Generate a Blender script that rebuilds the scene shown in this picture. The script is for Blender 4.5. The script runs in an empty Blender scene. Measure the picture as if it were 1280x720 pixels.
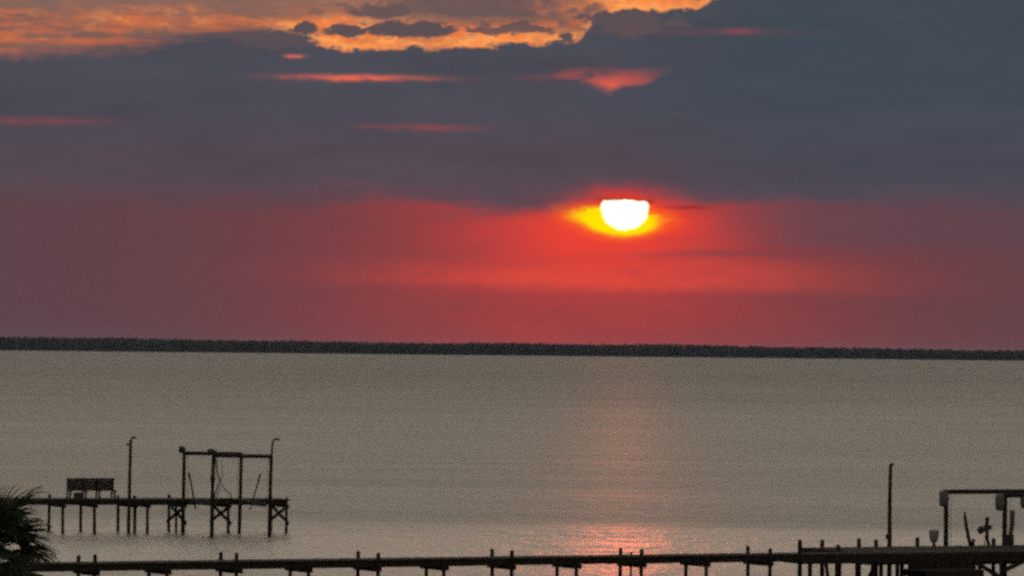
import bpy, bmesh, math, random
from mathutils import Vector, Matrix

R = math.radians
sc = bpy.context.scene
COL = sc.collection
random.seed(7)

# ------------------------------------------------------------------ camera
SUN_AZ, SUN_EL = 1.373, 1.735          # degrees, azimuth to the right of +Y
cam_d = bpy.data.cameras.new('camera')
cam = bpy.data.objects.new('camera', cam_d)
COL.objects.link(cam)
cam_d.sensor_width = 36.0
cam_d.lens = 164.36
cam_d.clip_start = 0.5
cam_d.clip_end = 60000
cam.matrix_world = (Matrix.Translation((0, 0, 8.0)) @ Matrix.Rotation(R(90) + 74.1 / 5844.0, 4, 'X')
                    @ Matrix.Rotation(math.atan(13 / 1280), 4, 'Z'))
sc.camera = cam
sc.render.engine = 'CYCLES'
sc.cycles.filter_width = 2.8            # soft phone lens
sc.cycles.use_denoising = False        # leave the sampling grain, like the phone sensor's
sc.cycles.max_bounces = 6
sc.cycles.sample_clamp_direct = 4.0
sc.cycles.use_adaptive_sampling = True
sc.cycles.adaptive_threshold = 0.07
sc.cycles.adaptive_min_samples = 20

# ------------------------------------------------------------------ colour management
vs = sc.view_settings
vs.view_transform = 'Standard'
vs.look = 'None'
vs.exposure = 0.0
vs.gamma = 1.0
vs.use_curve_mapping = False


def lin(r, g, b):
    def f(c):
        c /= 255.0
        return c / 12.92 if c <= 0.04045 else ((c + 0.055) / 1.055) ** 2.4
    return (f(r), f(g), f(b), 1.0)


# ------------------------------------------------------------------ node expression helper
class X:
    """a node socket (or number) with arithmetic"""
    nt = None

    def __init__(self, v):
        self.v = v

    @staticmethod
    def node(op, *args):
        n = X.nt.nodes.new('ShaderNodeMath')
        n.operation = op
        for i, a in enumerate(args):
            a = a.v if isinstance(a, X) else a
            if isinstance(a, (int, float)):
                n.inputs[i].default_value = a
            else:
                X.nt.links.new(a, n.inputs[i])
        return X(n.outputs[0])

    def __add__(s, o): return X.node('ADD', s, o)
    def __radd__(s, o): return X.node('ADD', o, s)
    def __sub__(s, o): return X.node('SUBTRACT', s, o)
    def __rsub__(s, o): return X.node('SUBTRACT', o, s)
    def __mul__(s, o): return X.node('MULTIPLY', s, o)
    def __rmul__(s, o): return X.node('MULTIPLY', o, s)
    def __truediv__(s, o): return X.node('DIVIDE', s, o)
    def __neg__(s): return X.node('MULTIPLY', s, -1.0)


def link_or_set(sock, val):
    val = val.v if isinstance(val, X) else val
    if isinstance(val, (int, float, tuple)):
        sock.default_value = val
    else:
        X.nt.links.new(val, sock)


def sstep(x, a, b):
    n = X.nt.nodes.new('ShaderNodeMapRange')
    n.interpolation_type = 'SMOOTHSTEP'
    link_or_set(n.inputs[0], x)
    flip = a > b
    n.inputs[1].default_value, n.inputs[2].default_value = (b, a) if flip else (a, b)
    n.inputs[3].default_value, n.inputs[4].default_value = (1, 0) if flip else (0, 1)
    return X(n.outputs[0])


def gauss(x):
    return X.node('EXPONENT', -(x * x))


def clamp01(x):
    n = X.nt.nodes.new('ShaderNodeClamp')
    link_or_set(n.inputs[0], x)
    return X(n.outputs[0])


def vec(x, y, z):
    n = X.nt.nodes.new('ShaderNodeCombineXYZ')
    for i, v in enumerate((x, y, z)):
        link_or_set(n.inputs[i], v)
    return n.outputs[0]


def noise(x, y, z=0.0, detail=4.0, rough=0.55, dist=0.0):
    n = X.nt.nodes.new('ShaderNodeTexNoise')
    n.inputs['Scale'].default_value = 1.0
    n.inputs['Detail'].default_value = detail
    n.inputs['Roughness'].default_value = rough
    n.inputs['Distortion'].default_value = dist
    X.nt.links.new(vec(x, y, z), n.inputs['Vector'])
    return X(n.outputs[0])


def mixc(f, a, b):
    n = X.nt.nodes.new('ShaderNodeMixRGB')
    link_or_set(n.inputs[0], f)
    link_or_set(n.inputs[1], a)
    link_or_set(n.inputs[2], b)
    return X(n.outputs[0])


def scalec(c, f):
    n = X.nt.nodes.new('ShaderNodeVectorMath')
    n.operation = 'SCALE'
    link_or_set(n.inputs[0], c if isinstance(c, X) else X(c[:3]) if False else c)
    link_or_set(n.inputs['Scale'], f)
    return X(n.outputs[0])


def addc(a, b):
    n = X.nt.nodes.new('ShaderNodeVectorMath')
    n.operation = 'ADD'
    link_or_set(n.inputs[0], a)
    link_or_set(n.inputs[1], b)
    return X(n.outputs[0])


def ramp(x, stops, interp='LINEAR'):
    n = X.nt.nodes.new('ShaderNodeValToRGB')
    n.color_ramp.interpolation = interp
    el = n.color_ramp.elements
    while len(el) < len(stops):
        el.new(0.5)
    for e, (p, c) in zip(el, stops):
        e.position = p
        e.color = c if isinstance(c, tuple) else (c, c, c, 1)
    link_or_set(n.inputs[0], x)
    return X(n.outputs[0])


# ------------------------------------------------------------------ world: sunset sky
world = bpy.data.worlds.new('World')
sc.world = world
world.use_nodes = True
nt = world.node_tree
nt.nodes.clear()
X.nt = nt
tc = nt.nodes.new('ShaderNodeTexCoord')
sep = nt.nodes.new('ShaderNodeSeparateXYZ')
nt.links.new(tc.outputs['Generated'], sep.inputs[0])
dx, dy, dz = (X(sep.outputs[i]) for i in range(3))
az = X.node('ARCTAN2', dx, dy) * (180 / math.pi)          # degrees right of +Y
el = X.node('ARCSINE', dz) * (180 / math.pi)              # degrees above the horizon

sky = nt.nodes.new('ShaderNodeTexSky')
sky.sky_type = 'NISHITA'
sky.sun_disc = False
sky.sun_elevation = R(SUN_EL)
sky.sun_rotation = R(SUN_AZ)
sky.dust_density = 3.0
clear = scalec(X(sky.outputs[0]), 0.09)

da = az - SUN_AZ
de = el - SUN_EL
n_big = (noise(az * 0.35, el * 1.6, 3.1, 3, 0.5) - 0.5) * 1.6
n_mid = (noise(az * 1.1, el * 5.0, 9.7, 4, 0.6) - 0.5) * 1.6
n_fine = (noise(az * 4.2, el * 9.0, 5.3, 5, 0.68) - 0.5) * 2.0

wx = (noise(az * 2.6, el * 5.0, 21.0, 4, 0.6) - 0.5) * 2.0
wy = (noise(az * 2.6, el * 5.0, 33.0, 4, 0.6) - 0.5) * 2.0
n_lump = wx + wy

# --- hazy red layer under the cloud bank
glow_w = gauss((da + 0.55) / 2.9)
band_base = mixc(gauss(da / 6.5), lin(90, 69, 76), lin(106, 63, 68))
red = mixc(clamp01(glow_w * (0.62 + n_big * 0.35 + n_mid * 0.18)), band_base, lin(186, 62, 62))
# the bright streak with its crisp lower edge
streak = sstep(el + n_mid * 0.07 + wy * 0.05 + da * 0.01, 0.64, 0.82) * sstep(el + n_big * 0.22 + n_mid * 0.1, 1.16, 0.86) * gauss((da + 0.3) / 2.3)
red = mixc(clamp01(streak * (0.9 + wx * 0.5)), red, lin(218, 75, 62))
# warm core around the sun
core = gauss((da + 0.3 + n_mid * 0.5) / 1.35) * gauss((de + 0.36 + n_mid * 0.15) / 0.50)
red = mixc(clamp01(core * 1.15), red, lin(230, 66, 54))
# purple-grey veils crossing the red on the right and below
veil = gauss((el - 1.16 + n_mid * 0.10 - (az - 2.6) * 0.02) / 0.045) * gauss((az - 2.7) / 1.2)
veil2 = sstep(az + n_big * 2.0, 2.3, 4.2) * sstep(el + n_big * 0.2 + n_mid * 0.1, 1.15, 1.4)
red = mixc(clamp01(veil * 0.5), red, lin(112, 66, 76))
red = mixc(clamp01(veil2 * 0.6), red, lin(92, 71, 82))
red = mixc(clamp01(sstep(n_mid + n_fine * 0.3, 0.05, 0.4) * 0.22), red, lin(100, 62, 70))

# --- grey cloud bank
bank_l = ramp((el - 1.6) / 8.0, [(0.0, lin(90, 72, 82)), (0.10, lin(83, 73, 83)), (0.17, lin(75, 74, 85)), (0.30, lin(74, 76, 86)),
                                 (0.55, lin(112, 109, 107)), (1.0, lin(220, 208, 190))])
bank_r = ramp((el - 1.6) / 8.0, [(0.0, lin(82, 72, 84)), (0.08, lin(74, 74, 86)), (0.2, lin(66, 74, 85)), (0.34, lin(65, 74, 84)),
                                 (0.6, lin(104, 106, 106)), (1.0, lin(214, 205, 192))])
bank = mixc(sstep(az + n_big * 2.5, 0.4, 3.8), bank_l, bank_r)
bank = scalec(bank, 1.0 + n_big * 0.22 + n_mid * 0.14)
edge = 1.76 + n_big * 0.30 + n_mid * 0.16 - 0.10 * gauss((az + 0.3) / 0.8) + 0.09 * gauss(da / 0.5)
m_bank = mixc(gauss(da / 2.2), sstep(el - edge + n_fine * 0.05 + wy * 0.08, -0.16, 0.24), sstep(el - edge + n_fine * 0.04, -0.07, 0.13))
col = mixc(m_bank, red, bank)
# red bleeding up into the bank round the sun
bleed = gauss((da + wx * 0.2) / 0.42) * gauss((de - 0.10 + wy * 0.08) / 0.13)
col = mixc(clamp01(bleed * 0.8), col, lin(214, 52, 52))

# --- orange opening in the upper left
T = ramp((az + 7.0) / 14.0,
         [(0.0, 0.06), (0.052, 0.07), (0.158, 0.14), (0.214, 0.25), (0.284, 0.30), (0.310, 0.26), (0.335, 0.17), (0.353, 0.13),
          (0.430, 0.17), (0.500, 0.20), (0.555, 0.23), (0.570, 0.38), (0.592, 0.47), (0.660, 0.51), (0.680, 0.62), (0.80, 0.9), (1.0, 1.0)])
Tv = 3.4 + T * 1.5 + n_mid * 0.08 + n_fine * 0.13 + wy * 0.09
m_open = sstep(el - Tv, -0.025, 0.035)
m_soft = sstep(el - Tv, -0.14, 0.16)
m_o = mixc(sstep(az + n_big, -4.3, -2.6), m_soft, m_open)
stra = (noise(az * 0.9, el * 7.0, 51.0, 5, 0.62) - 0.5) * 2.0
hot = clamp01(gauss((az + 2.0) / 0.75) * 1.0 + gauss((az + 0.1) / 0.8) * sstep(el + n_fine * 0.1, 3.98, 3.86) + gauss((az - 1.7) / 0.9) * sstep(el, 3.95, 4.15)
              + gauss((az + 4.6) / 1.3) * 0.38 * sstep(el + n_mid * 0.3, 3.7, 4.0) + gauss((az + 5.9) / 0.5) * 0.25 * sstep(el, 3.9, 3.5))
grey_top = sstep(el + n_mid * 0.35 - gauss((az - 1.5) / 1.4) * 0.4 + gauss((az + 1.1) / 1.1) * 0.18, 3.92, 4.22)
leftish = sstep(az + n_big, -2.4, -3.6)
open_0 = mixc(sstep(stra + n_fine * 0.25, -0.22, 0.30), lin(118, 92, 86), lin(196, 104, 70))
open_c = mixc(clamp01((hot + n_fine * 1.1 * hot + stra * 0.5 * hot) * (1.0 - leftish * 0.35)), open_0, lin(255, 138, 68))
open_c = mixc(clamp01(hot * sstep(n_fine, 0.0, 0.25) * 0.9), open_c, lin(255, 176, 102))
open_c = mixc(clamp01(grey_top * 0.85), open_c, lin(128, 100, 92))
rim = sstep(el - Tv, 0.20, 0.02) * sstep(az + n_big, -3.6, -2.4)
open_c = mixc(clamp01(rim * (0.55 + n_fine * 1.2)), open_c, lin(255, 164, 92))
mott = sstep(wx * 0.8 + n_fine * 0.8 + n_mid * 0.3, 0.02, 0.30)
open_c = mixc(clamp01(mott * (0.25 + 0.65 * sstep(az, -3.4, -2.0)) * sstep(el - Tv, 0.02, 0.22)), open_c, lin(118, 90, 86))
# above the frame: thin bright altocumulus over the clear sky
upper = mixc(clamp01(0.8 + n_big * 0.6), clear, lin(238, 228, 212))
open_c = mixc(sstep(el, 4.6, 7.0), open_c, upper)
col = mixc(m_o, col, open_c)




def blob(x0, y0, w, h, dens=1.0, k=0.5):
    """lumpy cloud fragment: centre and half sizes in degrees"""
    u = (az - x0 + wx * 0.30) / w
    v = (el - y0 + wy * 0.15) / h
    return clamp01(sstep(u * u + v * v + n_fine * 2.2 * k + n_lump * 1.6 * k, 1.25, 0.60) * dens)


frag = None
for b in [(-2.55, 3.86, 0.20, 0.085), (-2.07, 3.84, 0.26, 0.08), (-1.35, 3.87, 0.55, 0.10), (-0.02, 3.89, 0.60, 0.07, 0.9),
          (-1.65, 4.10, 0.34, 0.08, 0.8), (1.45, 3.98, 0.62, 0.17, 1.0, 0.8), (-0.55, 4.2, 1.0, 0.16, 0.6), (-2.95, 3.74, 0.5, 0.13, 0.8), (0.62, 3.80, 0.12, 0.06)]:
    g = blob(*b)
    frag = g if frag is None else X.node('MAXIMUM', frag, g)
col = mixc(frag, col, lin(92, 80, 84))

# small lit slits in the bank
def slit(x0, y0, w, h, c, amt, slope=0.0):
    u = (az - x0 + wx * 0.25) / w
    v = (el - y0 - (az - x0) * slope + n_fine * 0.030 + wy * 0.025) / h
    return clamp01(gauss(u) * gauss(v) * (0.75 + n_fine * 0.9 + wx * 0.5) * 1.25 * amt), c


for p in [(-1.95, 3.28, 0.78, 0.034, lin(226, 104, 82), 0.95), (0.35, 3.31, 0.4, 0.03, lin(150, 72, 74), 0.3),
          (-1.08, 2.68, 0.60, 0.035, lin(150, 74, 78), 0.7), (-5.85, 2.70, 0.8, 0.045, lin(138, 72, 78), 0.6),
          (-2.65, 3.53, 0.10, 0.025, lin(232, 112, 84), 0.9), (2.75, 3.90, 0.22, 0.03, lin(150, 72, 78), 0.8),
          (2.2, 3.88, 1.3, 0.03, lin(120, 74, 80), 0.35)]:
    f, c = slit(*p)
    col = mixc(f, col, c)
# the wedge-shaped gap: flat top, pointed base
wa = az - 1.17 + n_mid * 0.25 + wx * 0.22
wedge = sstep(el + n_fine * 0.08 + wy * 0.05, 3.48, 3.30) * sstep(el - 3.12 - X.node('ABSOLUTE', wa) * 0.34 + n_fine * 0.08 + wy * 0.08, -0.04, 0.14) * sstep(X.node('ABSOLUTE', wa), 1.05, 0.35)
col = mixc(clamp01(wedge * (0.50 + n_fine * 1.1 + wx * 0.5)), col, lin(210, 86, 74))
wcore = wedge * gauss((wa - 0.02) / 0.4) * sstep(el + n_fine * 0.08, 3.33, 3.2)
col = mixc(clamp01(wcore * 0.8), col, lin(246, 104, 78))

# --- sun and the burnt-out cloud round it
nz = n_mid * 0.10
ring = gauss((da + wx * 0.25) / 0.62) * gauss((de + 0.14 + wy * 0.08) / 0.22)
col = mixc(clamp01(ring * 1.25), col, lin(255, 62, 40))
hu = (da + 0.08 + wx * 0.08 + X.node('MAXIMUM', da, 0.0) * 0.12) / 0.56
hv = (de + 0.20 + n_fine * 0.06 + wy * 0.05 - X.node('ABSOLUTE', da) * 0.10 + da * 0.03) / 0.175
halo = X.node('SQRT', hu * hu + hv * hv) + n_mid * 0.25 + n_fine * 0.22
halo_m = sstep(halo, 1.25, 0.72) * sstep(de + n_fine * 0.06 + wy * 0.05, 0.05, -0.06)
col = mixc(halo_m, col, lin(255, 226, 0))
col = mixc(clamp01(sstep(halo, 1.7, 0.9) * (1.0 - halo_m) * 0.7) * sstep(de, 0.10, -0.04), col, lin(255, 104, 22))
dstk = gauss((de - 0.0 + n_fine * 0.02) / 0.022) * gauss((da - 0.78) / 0.26)
col = mixc(clamp01(dstk * 0.7), col, lin(120, 40, 44))
rr = X.node('SQRT', da * da + (de + 0.02) * (de + 0.02) * 1.16 + (n_fine * 0.006))
disc = sstep(rr + wx * 0.025 + n_fine * 0.015, 0.310, 0.250) * sstep(de + n_fine * 0.05 + wy * 0.05 + da * 0.04, 0.095, 0.04)
wisp = gauss((de - 0.08 + n_fine * 0.05 + wy * 0.03 + da * 0.04) / 0.026) * sstep(X.node('ABSOLUTE', da), 0.42, 0.30) * clamp01(0.7 + wx * 1.5)
col = mixc(clamp01(wisp * 0.75), col, lin(92, 52, 40))
col = addc(col, scalec(mixc(disc, (0, 0, 0, 1), (2.8, 2.3, 1.5, 1)), 1.0))

# the rest of the dome: bank and red fade into an even dusk overcast away from the sunset
away = sstep(X.node('ABSOLUTE', az), 9.0, 60.0)
dusk = ramp(el / 90.0, [(0.0, lin(112, 106, 103)), (0.08, lin(152, 147, 140)), (0.3, lin(182, 176, 166)), (0.6, lin(168, 165, 160)), (1.0, lin(148, 147, 148))])
col = mixc(away, col, dusk)
col = mixc(sstep(el, 14.0, 50.0), col, dusk)
below = sstep(el, -0.4, -3.0)
col = mixc(below, col, lin(60, 56, 54))

bg = nt.nodes.new('ShaderNodeBackground')
nt.links.new(col.v, bg.inputs[0])
bg.inputs[1].default_value = 1.0
wo = nt.nodes.new('ShaderNodeOutputWorld')
nt.links.new(bg.outputs[0], wo.inputs[0])
world.cycles.sampling_method = 'MANUAL'
world.cycles.sample_map_resolution = 2048

# ------------------------------------------------------------------ sun lamp
sun_d = bpy.data.lights.new('sun', 'SUN')
sun = bpy.data.objects.new('sun', sun_d)
COL.objects.link(sun)
sun_d.energy = 0.020
sun_d.angle = R(0.55)
sun_d.color = (1.0, 0.14, 0.045)
sd = Vector((math.sin(R(SUN_AZ)) * math.cos(R(SUN_EL)), math.cos(R(SUN_AZ)) * math.cos(R(SUN_EL)), math.sin(R(SUN_EL))))
sun.rotation_euler = sd.to_track_quat('Z', 'Y').to_euler()


# ------------------------------------------------------------------ materials
def material(name):
    m = bpy.data.materials.new(name)
    m.use_nodes = True
    X.nt = m.node_tree
    b = m.node_tree.nodes['Principled BSDF']
    return m, b


def objcoord():
    t = X.nt.nodes.new('ShaderNodeTexCoord')
    s = X.nt.nodes.new('ShaderNodeSeparateXYZ')
    X.nt.links.new(t.outputs['Object'], s.inputs[0])
    return [X(s.outputs[i]) for i in range(3)]


def bump(b, h, strength, dist):
    n = X.nt.nodes.new('ShaderNodeBump')
    n.inputs['Strength'].default_value = strength
    n.inputs['Distance'].default_value = dist
    link_or_set(n.inputs['Height'], h)
    X.nt.links.new(n.outputs[0], b.inputs['Normal'])


def rough_mat(name, ca, cb, scale, rough=0.8, bstr=0.4, bdist=0.01, stretch=(1, 1, 1), metal=0.0):
    m, b = material(name)
    x, y, z = objcoord()
    n = noise(x * scale * stretch[0], y * scale * stretch[1], z * scale * stretch[2], 6, 0.6)
    link_or_set(b.inputs['Base Color'], mixc(sstep(n, 0.3, 0.7), ca, cb))
    b.inputs['Roughness'].default_value = rough
    b.inputs['Metallic'].default_value = metal
    b.inputs['Specular IOR Level'].default_value = 0.10
    bump(b, n, bstr, bdist)
    return m


M = {}
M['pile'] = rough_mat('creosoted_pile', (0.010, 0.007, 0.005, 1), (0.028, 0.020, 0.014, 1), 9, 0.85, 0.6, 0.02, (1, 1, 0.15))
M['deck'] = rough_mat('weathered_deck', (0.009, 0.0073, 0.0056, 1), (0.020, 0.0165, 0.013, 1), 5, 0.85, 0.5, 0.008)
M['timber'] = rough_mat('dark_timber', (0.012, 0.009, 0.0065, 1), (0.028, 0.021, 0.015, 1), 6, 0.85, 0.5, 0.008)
M['steel'] = rough_mat('galvanised_steel', (0.02, 0.02, 0.02, 1), (0.04, 0.04, 0.04, 1), 14, 0.55, 0.2, 0.003, metal=0.4)
M['housing'] = rough_mat('grey_plastic', (0.075, 0.075, 0.068, 1), (0.12, 0.12, 0.108, 1), 6, 0.6, 0.2, 0.004)
M['tub'] = rough_mat('grey_tub', (0.13, 0.13, 0.12, 1), (0.19, 0.19, 0.175, 1), 8, 0.6, 0.2, 0.004)
M['rope'] = rough_mat('old_rope', (0.05, 0.045, 0.038, 1), (0.09, 0.08, 0.065, 1), 40, 0.95, 0.6, 0.006)
M['frond'] = rough_mat('palm_frond', (0.020, 0.026, 0.013, 1), (0.042, 0.052, 0.025, 1), 3, 0.6, 0.2, 0.004)
M['trunk'] = rough_mat('palm_trunk', (0.06, 0.05, 0.04, 1), (0.13, 0.11, 0.085, 1), 8, 0.95, 0.8, 0.03)
M['wood_far'] = rough_mat('far_foliage', (0.055, 0.064, 0.060, 1), (0.080, 0.090, 0.078, 1), 0.06, 0.9, 0.0, 0.1)
M['sand'] = rough_mat('shore_sand', (0.16, 0.145, 0.11, 1), (0.26, 0.235, 0.18, 1), 0.8, 0.95, 0.5, 0.05)
M['far_land'] = rough_mat('far_shore', (0.05, 0.05, 0.035, 1), (0.10, 0.09, 0.065, 1), 0.01, 0.95, 0.0, 0.1)
M['lamp_glass'] = rough_mat('lamp_glass', (0.25, 0.24, 0.22, 1), (0.3, 0.29, 0.27, 1), 10, 0.3, 0.0, 0.001)

# water: murky bay, wind-ruffled, calmer in slicks and in the lee of the near shore
m, b = material('bay_water')
x, y, z = objcoord()
link_or_set(b.inputs['Base Color'], mixc(noise(x * 0.004, y * 0.0015, 0, 3), (0.125, 0.115, 0.092, 1), (0.160, 0.148, 0.120, 1)))
b.inputs['IOR'].default_value = 1.333
b.inputs['Specular IOR Level'].default_value = 0.5
lanes = (noise(x * 0.012, y * 0.030, 4.0, 5, 0.55) - 0.5) * 1.6
wide = (noise(x * 0.0025, y * 0.0045, 8.0, 4, 0.55) - 0.5) * 1.6
lee = sstep(y + x * 0.05 + lanes * 20.0, 226.0, 200.0)
off = sstep(y + lanes * 150.0, 420.0, 1300.0)
mid = sstep(y + lanes * 60.0, 620.0, 230.0)
rough = 0.485 + wide * 0.08 + lanes * 0.08 + off * 0.10 - mid * 0.04 - lee * 0.135
b.inputs['Roughness'].default_value = 0.3
link_or_set(b.inputs['Roughness'], rough)
rip = noise(x * 2.6, y * 0.8, 0.0, 3, 0.6) * 0.30 + noise(x * 0.7, y * 0.24, 2.0, 4, 0.6) + noise(x * 0.03, y * 0.07, 6.0, 4, 0.6) * 2.2
bump(b, rip, 1.0, 0.62)
M['water'] = m


# ------------------------------------------------------------------ mesh helpers
class MB:
    def __init__(s):
        s.v, s.f = [], []

    def box(s, c, size, axes=None, taper=1.0):
        """box centred on c with full sizes along axes (columns)"""
        ax = axes or (Vector((1, 0, 0)), Vector((0, 1, 0)), Vector((0, 0, 1)))
        c = Vector(c)
        i0 = len(s.v)
        for k in (-1, 1):
            for j, i in ((-1, -1), (-1, 1), (1, 1), (1, -1)):
                tp = taper if k > 0 else 1.0
                s.v.append(c + ax[0] * (i * size[0] * tp / 2) + ax[1] * (j * size[1] * tp / 2) + ax[2] * (k * size[2] / 2))
        for q in ((0, 3, 2, 1), (4, 5, 6, 7), (0, 1, 5, 4), (1, 2, 6, 5), (2, 3, 7, 6), (3, 0, 4, 7)):
            s.f.append([i0 + a for a in q])
        return s

    def bar(s, a, b, w, h):
        a, b = Vector(a), Vector(b)
        d = (b - a)
        L = d.length
        d.normalize()
        up = Vector((0, 0, 1)) if abs(d.z) < 0.95 else Vector((0, 1, 0))
        side = d.cross(up).normalized()
        up = side.cross(d)
        return s.box((a + b) / 2, (L, w, h), (d, side, up))

    def tube(s, pts, rad, seg=8, caps=True):
        pts = [Vector(p) for p in pts]
        if isinstance(rad, (int, float)):
            rad = [rad] * len(pts)
        i0 = len(s.v)
        ref = Vector((0.3, 0.9, 0.1)).normalized()
        for k, p in enumerate(pts):
            d = (pts[min(k + 1, len(pts) - 1)] - pts[max(k - 1, 0)]).normalized()
            r_ = ref if abs(d.dot(ref)) < 0.9 else Vector((1, 0, 0))
            u = d.cross(r_).normalized()
            w = d.cross(u)
            for j in range(seg):
                t = 2 * math.pi * j / seg
                s.v.append(p + u * (rad[k] * math.cos(t)) + w * (rad[k] * math.sin(t)))
        for k in range(len(pts) - 1):
            for j in range(seg):
                a = i0 + k * seg + j
                b_ = i0 + k * seg + (j + 1) % seg
                s.f.append([a, b_, b_ + seg, a + seg])
        if caps:
            s.f.append([i0 + j for j in range(seg)][::-1])
            s.f.append([i0 + (len(pts) - 1) * seg + j for j in range(seg)])
        return s

    def lathe(s, c, prof, seg=16):
        """prof: list of (radius, height)"""
        c = Vector(c)
        return s.tube([c + Vector((0, 0, z)) for r, z in prof], [r for r, z in prof], seg)

    def build(s, name, mat, parent=None, smooth=False):
        me = bpy.data.meshes.new(name)
        me.from_pydata([tuple(v) for v in s.v], [], s.f)
        me.materials.append(M[mat])
        bm = bmesh.new()
        bm.from_mesh(me)
        bmesh.ops.recalc_face_normals(bm, faces=bm.faces)
        bm.to_mesh(me)
        bm.free()
        if smooth:
            for p in me.polygons:
                p.use_smooth = True
        o = bpy.data.objects.new(name, me)
        COL.objects.link(o)
        if parent is not None:
            o.parent = parent
        return o


def thing(name, label, cat, loc=(0, 0, 0), rz=0.0, group=None):
    o = bpy.data.objects.new(name, None)
    COL.objects.link(o)
    o.location = loc
    o.rotation_euler = (0, 0, rz)
    o.empty_display_size = 0.3
    o['label'] = label
    o['category'] = cat
    if group:
        o['group'] = group
    return o


def inst(src, parent, loc, rz=0.0, scale=(1, 1, 1)):
    c = src.copy()
    COL.objects.link(c)
    c.parent = parent
    c.location = loc
    c.rotation_euler = (0, 0, rz)
    c.scale = scale
    return c


rnd = random.Random(21)

# ------------------------------------------------------------------ water
mb = MB()
xs, ys = (-9000, 9000), (-60, 4560)
mb.v += [Vector((xs[0], ys[0], 0)), Vector((xs[1], ys[0], 0)), Vector((xs[1], ys[1], 0)), Vector((xs[0], ys[1], 0))]
mb.f.append([0, 1, 2, 3])
water = mb.build('water', 'water')
water['kind'] = 'structure'

# ------------------------------------------------------------------ near shore (below the frame, carries palm and piers)
line = [(-260, 215), (-140, 190), (-95, 172), (-75, 150), (-60, 118), (-35, 108), (-10, 101), (30, 95), (80, 88), (160, 80), (320, 60)]
mb = MB()
rows = [(6, -1.2), (0.0, -0.05), (-3, 0.35), (-8, 0.75), (-20, 1.1), (-60, 1.4)]
for (off, zz) in rows:
    for (px, py) in line:
        mb.v.append(Vector((px + rnd.uniform(-.6, .6), py + off * 1.1 + rnd.uniform(-.5, .5), zz)))
for (px, py) in line:
    mb.v.append(Vector((px, -250, 1.6)))
nl = len(line)
for r_ in range(len(rows)):
    for i in range(nl - 1):
        a = r_ * nl + i
        mb.f.append([a, a + 1, a + 1 + nl, a + nl])
shore = mb.build('shore_ground', 'sand', smooth=True)
shore['kind'] = 'structure'

# ------------------------------------------------------------------ far shore and its wood
mb = MB()
N = 80
for (off, zz) in ((-25, -0.5), (0, 0.4), (30, 1.6), (400, 2.5), (9000, 4)):
    for i in range(N + 1):
        px = -2400 + 4800 * i / N
        wob = 18 * math.sin(px * 0.006) + 10 * math.sin(px * 0.021 + 1)
        mb.v.append(Vector((px, 4500 + wob * (1 if off < 1000 else 0) + off, zz)))
for r_ in range(4):
    for i in range(N):
        a = r_ * (N + 1) + i
        mb.f.append([a, a + 1, a + N + 2, a + N + 1])
fs = mb.build('far_shore_land', 'far_land', smooth=True)
fs['kind'] = 'structure'


def far_wood():
    v, f = [], []
    rr_ = random.Random(5)
    for row in range(4):
        px = -850.0
        while px < 850:
            px += rr_.uniform(2.6, 5.0)
            wob = 18 * math.sin(px * 0.006) + 10 * math.sin(px * 0.021 + 1)
            py = 4500 + wob + 6 + row * 14 + rr_.uniform(-4, 4)
            slow = math.sin(px * 0.011) * 0.7 + math.sin(px * 0.034 + 2) * 0.5 + math.sin(px * 0.0031 + .5) * 0.9
            h = 10.7 - px / 480.0 * 1.8 + slow * 0.7 + rr_.gauss(0, 0.55) + row * 0.25
            cr = rr_.uniform(2.2, 3.8)
            # trunk as a thin prism
            i0 = len(v)
            for zz, r2 in ((0.5, .25), (h * 0.8, .12)):
                for k in range(3):
                    t = k * 2.094
                    v.append((px + r2 * math.cos(t), py + r2 * math.sin(t), zz))
            for k in range(3):
                k2 = (k + 1) % 3
                f.append((i0 + k, i0 + k2, i0 + 3 + k2, i0 + 3 + k))
            nleaf = 150 if row < 2 else 90
            for q in range(nleaf):
                # leaf clumps spread through an egg-shaped volume down to the ground layer
                zz = rr_.random() ** 0.8
                rad = cr * (0.35 + 0.9 * math.sin(math.pi * min(1, zz * 0.85 + 0.12)))
                t = rr_.uniform(0, 6.283)
                d = rad * math.sqrt(rr_.random())
                c = Vector((px + d * math.cos(t), py + d * math.sin(t), 0.6 + zz * (h - 0.6)))
                nrm = Vector((rr_.gauss(0, 1), rr_.gauss(0, 1), rr_.gauss(0, 1))).normalized()
                u = nrm.orthogonal().normalized()
                w = nrm.cross(u)
                sz = rr_.uniform(0.32, 0.62)
                i1 = len(v)
                for (a, b_) in ((-1, -.7), (1, -.8), (.8, .8), (-.6, 1)):
                    v.append(tuple(c + u * (a * sz) + w * (b_ * sz)))
                f.append((i1, i1 + 1, i1 + 2, i1 + 3))
    me = bpy.data.meshes.new('far_wood')
    me.from_pydata(v, [], f)
    me.materials.append(M['wood_far'])
    o = bpy.data.objects.new('far_wood', me)
    COL.objects.link(o)
    o['kind'] = 'stuff'
    o['label'] = 'low dark wooded shoreline along the far side of the bay'
    o['category'] = 'woods'


far_wood()


# ------------------------------------------------------------------ shared pier pieces (prototypes live as the first user)
def pile_mesh(name, r0, z0, z1, seg=10):
    """a driven round timber: slightly bent, irregular, chamfered top"""
    mb_ = MB()
    pts, rad = [], []
    for k in range(7):
        t = k / 6
        pts.append((0.012 * math.sin(t * 5 + r0 * 90), 0.012 * math.cos(t * 4), z0 + (z1 - z0) * t))
        rad.append(r0 * (1.1 - 0.14 * t) * (1 + 0.03 * math.sin(k * 2.3)))
    pts.append((0, 0, z1 + 0.02))
    rad.append(r0 * 0.75)
    mb_.tube(pts, rad, seg)
    return mb_


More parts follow.
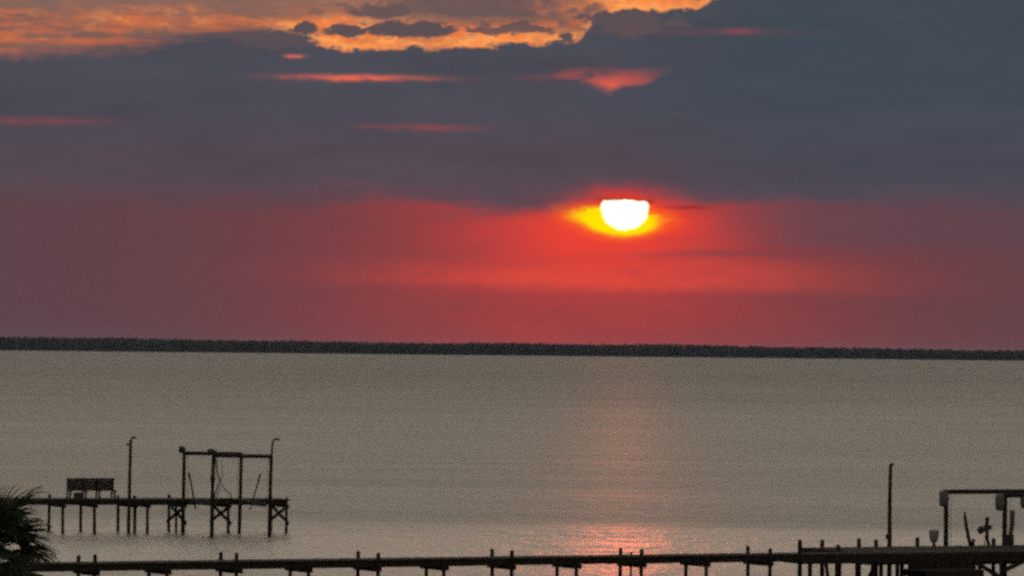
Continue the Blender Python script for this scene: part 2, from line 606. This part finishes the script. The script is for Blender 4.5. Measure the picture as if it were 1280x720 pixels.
def deck(parent, s0, s1, t0, t1, z, step=0.145):
    mb_ = MB()
    s = s0
    while s < s1 - 0.02:
        w = step - 0.012
        mb_.box((s + step / 2, (t0 + t1) / 2 + rnd.uniform(-.015, .015), z - 0.02 + rnd.uniform(-.004, .004)),
                (w, (t1 - t0) + rnd.uniform(0, .05), 0.04))
        s += step
    o = mb_.build('deck_boards', 'deck', parent)
    o['kind'] = 'stuff'
    return o


# ------------------------------------------------------------------ near pier
TH = R(27.26)
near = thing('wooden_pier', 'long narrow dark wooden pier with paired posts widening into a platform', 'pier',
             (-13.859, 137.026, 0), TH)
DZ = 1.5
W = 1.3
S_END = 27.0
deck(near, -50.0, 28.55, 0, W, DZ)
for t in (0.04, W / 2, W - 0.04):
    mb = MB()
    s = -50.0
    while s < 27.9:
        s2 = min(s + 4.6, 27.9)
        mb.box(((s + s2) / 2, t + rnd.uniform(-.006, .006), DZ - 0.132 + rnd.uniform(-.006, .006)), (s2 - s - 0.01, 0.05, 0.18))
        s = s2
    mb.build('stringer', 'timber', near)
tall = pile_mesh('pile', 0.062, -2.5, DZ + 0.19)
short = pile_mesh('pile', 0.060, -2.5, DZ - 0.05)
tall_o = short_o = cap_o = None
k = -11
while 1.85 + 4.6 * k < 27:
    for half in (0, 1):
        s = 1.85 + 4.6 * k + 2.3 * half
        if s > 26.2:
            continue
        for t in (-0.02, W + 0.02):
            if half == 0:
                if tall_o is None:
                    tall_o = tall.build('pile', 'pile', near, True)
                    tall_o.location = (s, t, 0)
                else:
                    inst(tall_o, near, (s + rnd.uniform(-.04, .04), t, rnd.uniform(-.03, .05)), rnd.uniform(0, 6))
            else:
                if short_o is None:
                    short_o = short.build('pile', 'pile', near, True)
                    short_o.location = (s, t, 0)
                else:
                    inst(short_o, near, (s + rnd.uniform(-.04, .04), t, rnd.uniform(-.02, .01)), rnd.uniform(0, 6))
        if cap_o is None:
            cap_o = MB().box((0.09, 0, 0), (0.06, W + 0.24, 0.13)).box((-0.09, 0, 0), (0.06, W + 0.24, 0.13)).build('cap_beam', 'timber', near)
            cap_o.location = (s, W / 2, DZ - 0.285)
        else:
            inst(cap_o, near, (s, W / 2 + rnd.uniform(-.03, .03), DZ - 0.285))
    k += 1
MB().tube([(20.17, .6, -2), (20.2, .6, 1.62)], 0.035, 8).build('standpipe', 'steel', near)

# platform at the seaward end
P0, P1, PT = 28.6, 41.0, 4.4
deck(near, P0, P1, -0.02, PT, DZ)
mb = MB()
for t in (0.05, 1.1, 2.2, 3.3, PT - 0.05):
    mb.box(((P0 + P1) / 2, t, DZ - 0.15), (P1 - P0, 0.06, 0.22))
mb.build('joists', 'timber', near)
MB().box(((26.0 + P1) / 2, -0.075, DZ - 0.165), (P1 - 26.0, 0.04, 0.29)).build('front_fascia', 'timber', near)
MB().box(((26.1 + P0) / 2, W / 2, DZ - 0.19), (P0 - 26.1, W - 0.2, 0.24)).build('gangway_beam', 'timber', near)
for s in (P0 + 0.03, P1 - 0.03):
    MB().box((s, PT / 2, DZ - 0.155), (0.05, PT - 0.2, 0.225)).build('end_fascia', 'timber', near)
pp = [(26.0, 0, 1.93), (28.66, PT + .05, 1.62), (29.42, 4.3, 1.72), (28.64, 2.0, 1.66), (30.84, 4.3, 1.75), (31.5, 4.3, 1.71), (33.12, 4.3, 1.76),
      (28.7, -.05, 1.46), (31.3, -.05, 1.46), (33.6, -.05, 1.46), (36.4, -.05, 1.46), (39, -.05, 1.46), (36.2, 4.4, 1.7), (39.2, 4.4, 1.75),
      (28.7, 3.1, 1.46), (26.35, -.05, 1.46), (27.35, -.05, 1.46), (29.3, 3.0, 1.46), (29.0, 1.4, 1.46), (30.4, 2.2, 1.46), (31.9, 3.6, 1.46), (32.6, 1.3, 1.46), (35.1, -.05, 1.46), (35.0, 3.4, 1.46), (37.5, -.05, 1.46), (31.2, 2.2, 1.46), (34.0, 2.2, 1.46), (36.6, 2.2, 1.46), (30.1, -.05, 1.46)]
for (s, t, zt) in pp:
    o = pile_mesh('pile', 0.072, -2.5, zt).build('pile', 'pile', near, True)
    o.location = (s, t, 0)
for s in (28.75, 31.3, 33.7, 36.4, 39.0):
    MB().box((s + .1, PT / 2, DZ - 0.33), (0.07, PT + 0.3, 0.13)).build('cap_beam', 'timber', near)
for (t, z0) in ((2.2, 1.08), (PT - .1, 1.0)):
    MB().box(((31.5 + P1) / 2, t, z0), (P1 - 31.5, 0.07, 0.2)).build('waler', 'timber', near)
# bracing under the platform and the lower boarding step
for (a, b_) in (((33.65, -0.14, 0.9), (34.75, -0.14, 1.33)), ((33.6, -.14, 0.62), (32.5, -.14, 1.2)), ((28.75, -.14, 1.25), (29.6, 2.4, -.3)), ((27.0, 0.05, 1.2), (27.3, 0.05, -0.6))):
    MB().bar(a, b_, 0.05, 0.14).build('brace', 'timber', near)
land = MB()
for i in range(9):
    land.box((30.9, -0.18 - i * 0.15, 0.98), (2.2, 0.135, 0.04))
lo = land.build('lower_landing', 'deck', near)
MB().box((30.9, -1.45, 0.84), (2.2, 0.05, 0.28)).box((30.9, -0.12, 0.86), (2.2, 0.03, 0.2)).build('landing_fascia', 'timber', lo)
skirt = MB()
for i in range(8):
    skirt.box((30.24 + i * 0.30, -0.125, 1.0), (0.28, 0.04, 0.74 + rnd.uniform(-.05, .05)))
skirt.build('fender_boards', 'timber', near)
for s in (29.9, 31.9):
    o = pile_mesh('pile', 0.06, -2.5, 0.95).build('pile', 'pile', near, True)
    o.location = (s, -1.42, 0)


def local(s, t, z, org=(-13.859, 137.026), th=TH):
    return (org[0] + s * math.cos(th) - t * math.sin(th), org[1] + s * math.sin(th) + t * math.cos(th), z)


# ------------------------------------------------------------------ light poles
lp = thing('light_pole', 'tall slim bare dark pole standing up from the pier platform', 'pole', local(32.18, 4.55, -2.2), TH)
MB().tube([(0, 0, 0), (.0, 0, 3.4), (-.01, 0, 5.2), (0.01, 0, 6.42)], [0.085, 0.08, 0.066, 0.058], 10).build('shaft', 'pile', lp, True)
MB().tube([(0.0, 0, 6.36), (0.05, -.03, 6.44), (0.10, -.06, 6.42)], [0.05, 0.055, 0.035], 8).build('lamp_head', 'steel', lp, True)
MB().box((-.09, 0, 4.02), (0.08, 0.1, 0.16)).build('switch_box', 'steel', lp)


# ------------------------------------------------------------------ boat lifts
def boat_lift(label, org, th, L, Wd, ztop, zdeck, over, motors, r=0.075):
    b_ = thing('boat_lift', label, 'boat lift', (org[0], org[1], 0), th, 'boat lifts beside the piers')
    for (s, t) in ((0, 0), (L, 0), (0, Wd), (L, Wd)):
        o = pile_mesh('pile', r, -2.5, ztop - 0.1).build('pile', 'pile', b_, True)
        o.location = (s, t, 0)
        o.rotation_euler = (rnd.uniform(-.006, .006), rnd.uniform(-.006, .006), rnd.uniform(0, 6))
    for t in (0, Wd):
        bm_ = MB()
        bm_.box((L / 2 + 0.0, t, ztop), (L + 2 * over, 0.05, 0.02)).box((L / 2, t, ztop - 0.07), (L + 2 * over, 0.02, 0.12))
        bm_.box((L / 2, t, ztop - 0.14), (L + 2 * over, 0.06, 0.02))
        bo = bm_.build('top_beam', 'steel', b_)
        MB().tube([(-over, t - 0.07, ztop - 0.03), (L + over, t - 0.07, ztop - 0.03)], 0.022, 8).build('drive_shaft', 'steel', bo, True)
        for s in (0.16, L - 0.16):
            MB().tube([(s, t - 0.07, ztop - 0.05), (s, t - 0.07, zdeck - 0.25)], 0.008, 5).build('cable', 'steel', b_)
    for (s, t, w, h, dz, mat) in motors:
        mm = MB()
        prof = [(w * .28, -h * .5), (w * .44, -h * .42), (w * .5, -h * .1), (w * .5, h * .3), (w * .42, h * .46), (w * .2, h * .5)]
        mm.lathe((s, t, ztop + dz), prof, 12)
        mo = mm.build('motor_housing', mat, b_, True)
        MB().box((s + w * 0.3, t, ztop + dz), (w * 0.75, 0.06, 0.1)).build('bracket', 'steel', mo)
    for s in (0.16, L - 0.16):
        cb = MB()
        cb.box((s, Wd / 2, zdeck - 0.24), (0.08, Wd - 0.1, 0.02)).box((s, Wd / 2, zdeck - 0.32), (0.02, Wd - 0.1, 0.14)).box((s, Wd / 2, zdeck - 0.40), (0.08, Wd - 0.1, 0.02))
        cb.build('cradle_beam', 'steel', b_)
    return b_


LTH = R(16)
LORG = (-14.725, 197.103)


def left(s, t, z):
    return local(s, t, z, LORG, LTH)


# ------------------------------------------------------------------ far pier
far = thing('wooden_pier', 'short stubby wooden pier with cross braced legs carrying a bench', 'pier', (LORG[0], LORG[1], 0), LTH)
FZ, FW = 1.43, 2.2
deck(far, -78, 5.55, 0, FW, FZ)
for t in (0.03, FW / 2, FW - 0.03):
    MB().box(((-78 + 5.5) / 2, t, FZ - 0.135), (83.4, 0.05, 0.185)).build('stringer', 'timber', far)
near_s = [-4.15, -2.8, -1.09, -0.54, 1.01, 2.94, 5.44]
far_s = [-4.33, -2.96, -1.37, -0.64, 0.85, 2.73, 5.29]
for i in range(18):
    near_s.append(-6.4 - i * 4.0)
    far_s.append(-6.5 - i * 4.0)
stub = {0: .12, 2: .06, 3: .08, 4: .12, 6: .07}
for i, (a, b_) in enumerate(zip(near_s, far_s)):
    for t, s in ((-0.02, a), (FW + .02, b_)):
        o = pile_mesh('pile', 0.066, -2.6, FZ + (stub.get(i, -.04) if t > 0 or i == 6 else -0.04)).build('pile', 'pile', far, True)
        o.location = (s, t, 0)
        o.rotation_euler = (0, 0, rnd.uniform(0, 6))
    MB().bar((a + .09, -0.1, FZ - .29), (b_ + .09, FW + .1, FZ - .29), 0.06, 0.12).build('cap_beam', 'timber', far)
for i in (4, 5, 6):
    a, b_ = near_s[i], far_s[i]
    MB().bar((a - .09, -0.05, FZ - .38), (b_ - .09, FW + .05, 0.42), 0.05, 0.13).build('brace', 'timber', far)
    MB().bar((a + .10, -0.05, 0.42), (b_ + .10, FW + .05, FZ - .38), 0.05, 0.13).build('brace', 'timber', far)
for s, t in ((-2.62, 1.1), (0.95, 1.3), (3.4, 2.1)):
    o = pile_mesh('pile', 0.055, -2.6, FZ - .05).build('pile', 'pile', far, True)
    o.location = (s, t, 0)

# ------------------------------------------------------------------ bench on the far pier
be = thing('pier_bench', 'broad dark high backed bench standing on the pier', 'bench', left(-2.6, 1.75, FZ), LTH)
for i in range(5):
    MB().box((0, 0.30 - i * 0.012, 0.38 + i * 0.098 + .02), (2.0 + (0.05 if i == 4 else 0), 0.03, 0.092)).build('back_slat', 'timber', be)
for i in range(4):
    MB().box((0, 0.18 - i * 0.13, 0.335), (1.92, 0.115, 0.035)).build('seat_slat', 'timber', be)
for s in (-0.97, -0.3, 0.28, 0.94):
    MB().bar((s, 0.42, 0.0), (s, 0.35, 0.84), 0.07, 0.07).build('back_leg', 'timber', be)
    MB().bar((s, -0.24, 0.0), (s, -0.24, 0.317), 0.07, 0.07).build('front_leg', 'timber', be)
    MB().box((s + .055, 0.03, 0.29), (0.04, 0.55, 0.055)).build('seat_rail', 'timber', be)
cool = thing('cooler_box', 'small pale box tucked beneath the pier bench', 'cooler', left(-3.14, 1.95, FZ), LTH)
MB().box((0, 0, .1), (0.36, 0.22, .2), taper=1.06).build('body', 'housing', cool)
MB().box((0, 0, .215), (0.40, 0.25, .03), taper=.94).build('lid', 'tub', cool)

# ------------------------------------------------------------------ lamp post on the far pier
lp = thing('light_pole', 'slim pole with two small lamp arms beside the pier bench', 'pole', left(-1.40, -0.12, -2.4), LTH)
lp.rotation_euler = (0, 0.010, LTH)
MB().tube([(0, 0, 0), (0.0, 0, 3.2), (.01, 0, 6.33)], [0.085, 0.075, 0.062], 10).build('shaft', 'pile', lp, True)
MB().tube([(0.02, 0, 6.28), (.08, 0, 6.43), (.17, 0, 6.47), (.24, 0, 6.44)], [.04, .045, .05, .03], 8).build('lamp_arm', 'steel', lp, True)
MB().tube([(0.0, 0, 6.1), (-.1, 0, 6.17), (-.17, 0, 6.13)], [.03, .03, .05], 8).build('lamp_arm', 'steel', lp, True)

# ------------------------------------------------------------------ lift in front of the far pier
bl = boat_lift('open timber boat lift frame at the end of the short pier with bench', left(1.34, -4.0, 0), LTH + R(5.4), 2.52, 4.0, 3.46, FZ + 0.27, 0.02,
               [(-.12, 4.0, 0.26, 0.30, 0.08, 'steel'), (-.10, 0.0, 0.30, 0.26, 0.08, 'steel')])
# the old frame leans a little towards the open bay
bl.rotation_euler = (0, 0.012, LTH + R(5.4))
MB().tube([(2.54, 0, 3.4), (2.56, 0, 3.8), (2.60, 0, 4.06), (2.70, 0, 4.12), (2.86, 0, 4.08)], [.045, .04, .04, .045, .05], 8).build('lamp_arm', 'steel', bl, True)
MB().tube([(-.42, 2, 2.62), (-.32, 2, 2.25), (-.08, 2, 1.1)], [.05, .035, .035], 8).build('guide_post', 'timber', bl, True)
MB().tube([(2.72, 2, 2.60), (2.64, 2, 2.25), (2.3, 2, 1.1)], [.045, .03, .03], 8).build('guide_post', 'timber', bl, True)
MB().tube([(.1, 0, 3.3), (.16, -.05, 2.7), (.30, -.05, 2.4), (.2, -.05, 2.05), (.08, -.05, 1.75), (.1, -.05, 1.35)], .03, 6).build('rope', 'rope', bl, True)
MB().tube([(.34, -.05, 3.2), (.4, -.05, 2.6), (.33, -.05, 2.1), (.2, -.05, 1.6)], .014, 6).build('rope', 'rope', bl, True)
MB().tube([(.55, .4, 2.2), (.66, .4, 1.95), (.9, .4, 1.82), (1.02, .4, 1.4)], .022, 6).build('rope', 'rope', bl, True)
MB().box((-.02, -.07, 2.42), (.16, .14, .24)).build('control_box', 'steel', bl)
MB().tube([(.08, 0, 3.5), (.16, 0, 3.72)], [.02, .012], 6).build('whip_aerial', 'steel', bl)
MB().box((.75, .35, 1.52), (.5, .3, .2)).build('bunk_board', 'timber', bl)
MB().box((1.55, .35, 1.45), (.5, .3, .14)).build('bunk_board', 'timber', bl)

# ------------------------------------------------------------------ lift beside the near platform
bl2 = boat_lift('dark boat lift with grey motor housings rising behind the pier platform', local(36.75, 4.55, 0), TH, 3.4, 3.7, 3.24, DZ, 0.10,
                [(-.22, 0, .32, .56, -.30, 'housing'), (-.10, 3.7, .32, .56, -.30, 'housing'), (0.80, 0.02, .32, .50, -.26, 'housing')], 0.085)
MB().tube([(.24, -.06, 2.66), (.25, -.06, 2.2), (.19, -.06, 1.9), (.2, -.06, 1.45)], [.09, .085, .08, .075], 8).build('bumper_tube', 'rope', bl2, True)
MB().box((.12, 0, 1.6), (.34, .22, .5)).build('control_box', 'steel', bl2)

# ------------------------------------------------------------------ things at the back edge of the platform
tb = thing('dock_tub', 'rounded grey tub raised on a short post at the platform edge', 'tub', local(33.75, 4.28, DZ), TH)
MB().lathe((0, 0, 0), [(0.055, -.02), (.055, .15)], 10).build('post', 'pile', tb, True)
MB().lathe((0, 0, 0), [(0.09, .13), (.125, .18), (.155, .30), (.168, .44), (.172, .50), (.15, .53), (.10, .555)], 18).build('body', 'tub', tb, True)

gp = thing('guide_pole', 'thin bent pole leaning out between the tub and winch post', 'pole', local(35.21, 4.3, DZ - 0.05), TH)
MB().tube([(0.03, 0, 0), (-.06, 0, .25), (-.15, 0, .6), (-.22, 0, .95), (-.25, 0, 1.2)], [.07, .06, .06, .055, .025], 8).build('shaft', 'timber', gp, True)
MB().tube([(0.08, 0, 0), (0.10, 0, .15), (.13, 0, .27)], [.075, .06, .06], 8).build('socket', 'pile', gp, True)

wp = thing('winch_post', 'dark hand winch on a forked post beside the boat lift', 'winch', local(35.85, 4.3, DZ - .02), TH)
MB().tube([(.0, 0, .26), (.02, 0, .4), (.0, 0, .72), (.02, 0, .84)], [.075, .065, .065, .055], 8).build('post', 'pile', wp, True)
MB().tube([(.0, 0, .30), (.05, 0, .2), (.09, 0, 0)], [.055, .05, .06], 8).build('foot', 'pile', wp, True)
MB().tube([(.0, 0, .30), (-.04, 0, .2), (-.07, .05, 0)], [.03, .02, .02], 8).build('foot', 'pile', wp, True)
MB().lathe((.02, 0, .9), [(.03, -.08), (.075, -.04), (.08, .03), (.05, .08)], 10).build('pulley_head', 'steel', wp, True)
MB().box((.04, 0, .63), (.24, .14, .15)).build('gearbox', 'steel', wp)
c45 = (Vector((.77, 0, .64)), Vector((0, 1, 0)), Vector((-.64, 0, .77)))
MB().box((-.23, 0, .54), (.2, .12, .2), c45).bar((-.2, 0, .55), (.02, 0, .58), .04, .04).build('drum', 'steel', wp)


# ------------------------------------------------------------------ palm at the left edge
def palm():
    base = Vector((-10.58, 95, 0.2))
    p = thing('cabbage_palm', 'dark bushy fan palm crown at the shore in front of the piers', 'palm tree', base)
    top = 3.3
    pts = [(0.05 * math.sin(k), 0.04 * math.cos(k * 1.3), top * k / 9) for k in range(10)]
    rad = [0.22 - 0.05 * (k / 9) + (0.018 if k % 2 else 0) for k in range(10)]
    MB().tube(pts, rad, 12).build('trunk', 'trunk', p, True)
    rp = random.Random(12)

    def frond(nb, R0, pet):
        fb = MB()
        # petiole along +X with a droop, then costapalmate blades
        fb.tube([(0, 0, 0), (pet * .5, 0, .05), (pet, 0, 0)], [.022, .016, .012], 5)
        for i in range(nb):
            a = -1.9 + 3.8 * i / (nb - 1) + rp.uniform(-.04, .04)
            ln = R0 * (0.72 + .28 * math.cos(a * 0.8)) * rp.uniform(.88, 1.08)
            w = 0.030
            d = Vector((math.cos(a), math.sin(a), 0))
            sd_ = Vector((-math.sin(a), math.cos(a), 0))
            o_ = Vector((pet - 0.02, 0, 0))
            dr = rp.uniform(.25, .55) * ln
            i0 = len(fb.v)
            prof = [(0.02, .25, 0.0), (.35, 1.0, .02), (.65, .75, -.25 * dr), (.88, .4, -.62 * dr), (1.0, .04, -1.0 * dr)]
            for (q, ww, dz) in prof:
                c = o_ + d * (ln * q) + Vector((0, 0, dz))
                fb.v += [c - sd_ * (w * ww) + Vector((0, 0, .008)), c + Vector((0, 0, -.006)), c + sd_ * (w * ww) + Vector((0, 0, .008))]
            for r_ in range(len(prof) - 1):
                for cidx in (0, 1):
                    a0 = i0 + r_ * 3 + cidx
                    fb.f.append([a0, a0 + 1, a0 + 4, a0 + 3])
        return fb
    protos = [frond(24, .78, .75).build('frond', 'frond', p) for _ in range(4)]
    n = 0
    for ring, (cnt, pitch, zz) in enumerate([(5, 80, .3), (9, 58, .25), (13, 34, .18), (14, 10, .1), (14, -18, .0), (12, -48, -.1)]):
        for j in range(cnt):
            yaw = 2 * math.pi * (j + rp.random() * .7) / cnt
            pt = R(pitch + rp.uniform(-12, 12))
            src = protos[n % 4]
            o = src if n < 4 else src.copy()
            if n >= 4:
                COL.objects.link(o)
                o.parent = p
            o.location = (0.06 * math.cos(yaw), 0.06 * math.sin(yaw), top - .05 + zz)
            o.rotation_mode = 'XYZ'
            m3 = Matrix.Rotation(yaw, 3, 'Z') @ Matrix.Rotation(-pt, 3, 'Y') @ Matrix.Rotation(rp.uniform(-.5, .5), 3, 'X')
            o.rotation_euler = m3.to_euler()
            s_ = rp.uniform(.85, 1.12)
            o.scale = (s_, s_, s_)
            n += 1


palm()


# ------------------------------------------------------------------ thin dusk haze over the bay
hz = MB().box((0, 6640, 7.25), (18300, 13920, 22.5))
m = bpy.data.materials.new('haze')
m.use_nodes = True
m.node_tree.nodes.clear()
pv = m.node_tree.nodes.new('ShaderNodeVolumePrincipled')
pv.inputs['Color'].default_value = (0.62, 0.76, 1.0, 1)
pv.inputs['Density'].default_value = 1.7e-5
pv.inputs['Anisotropy'].default_value = 0.0
mo_ = m.node_tree.nodes.new('ShaderNodeOutputMaterial')
m.node_tree.links.new(pv.outputs[0], mo_.inputs['Volume'])
M['haze'] = m
h_o = hz.build('haze', 'haze')
h_o['kind'] = 'stuff'
h_o['label'] = 'thin blue dusk haze lying over the bay'
h_o['category'] = 'haze'
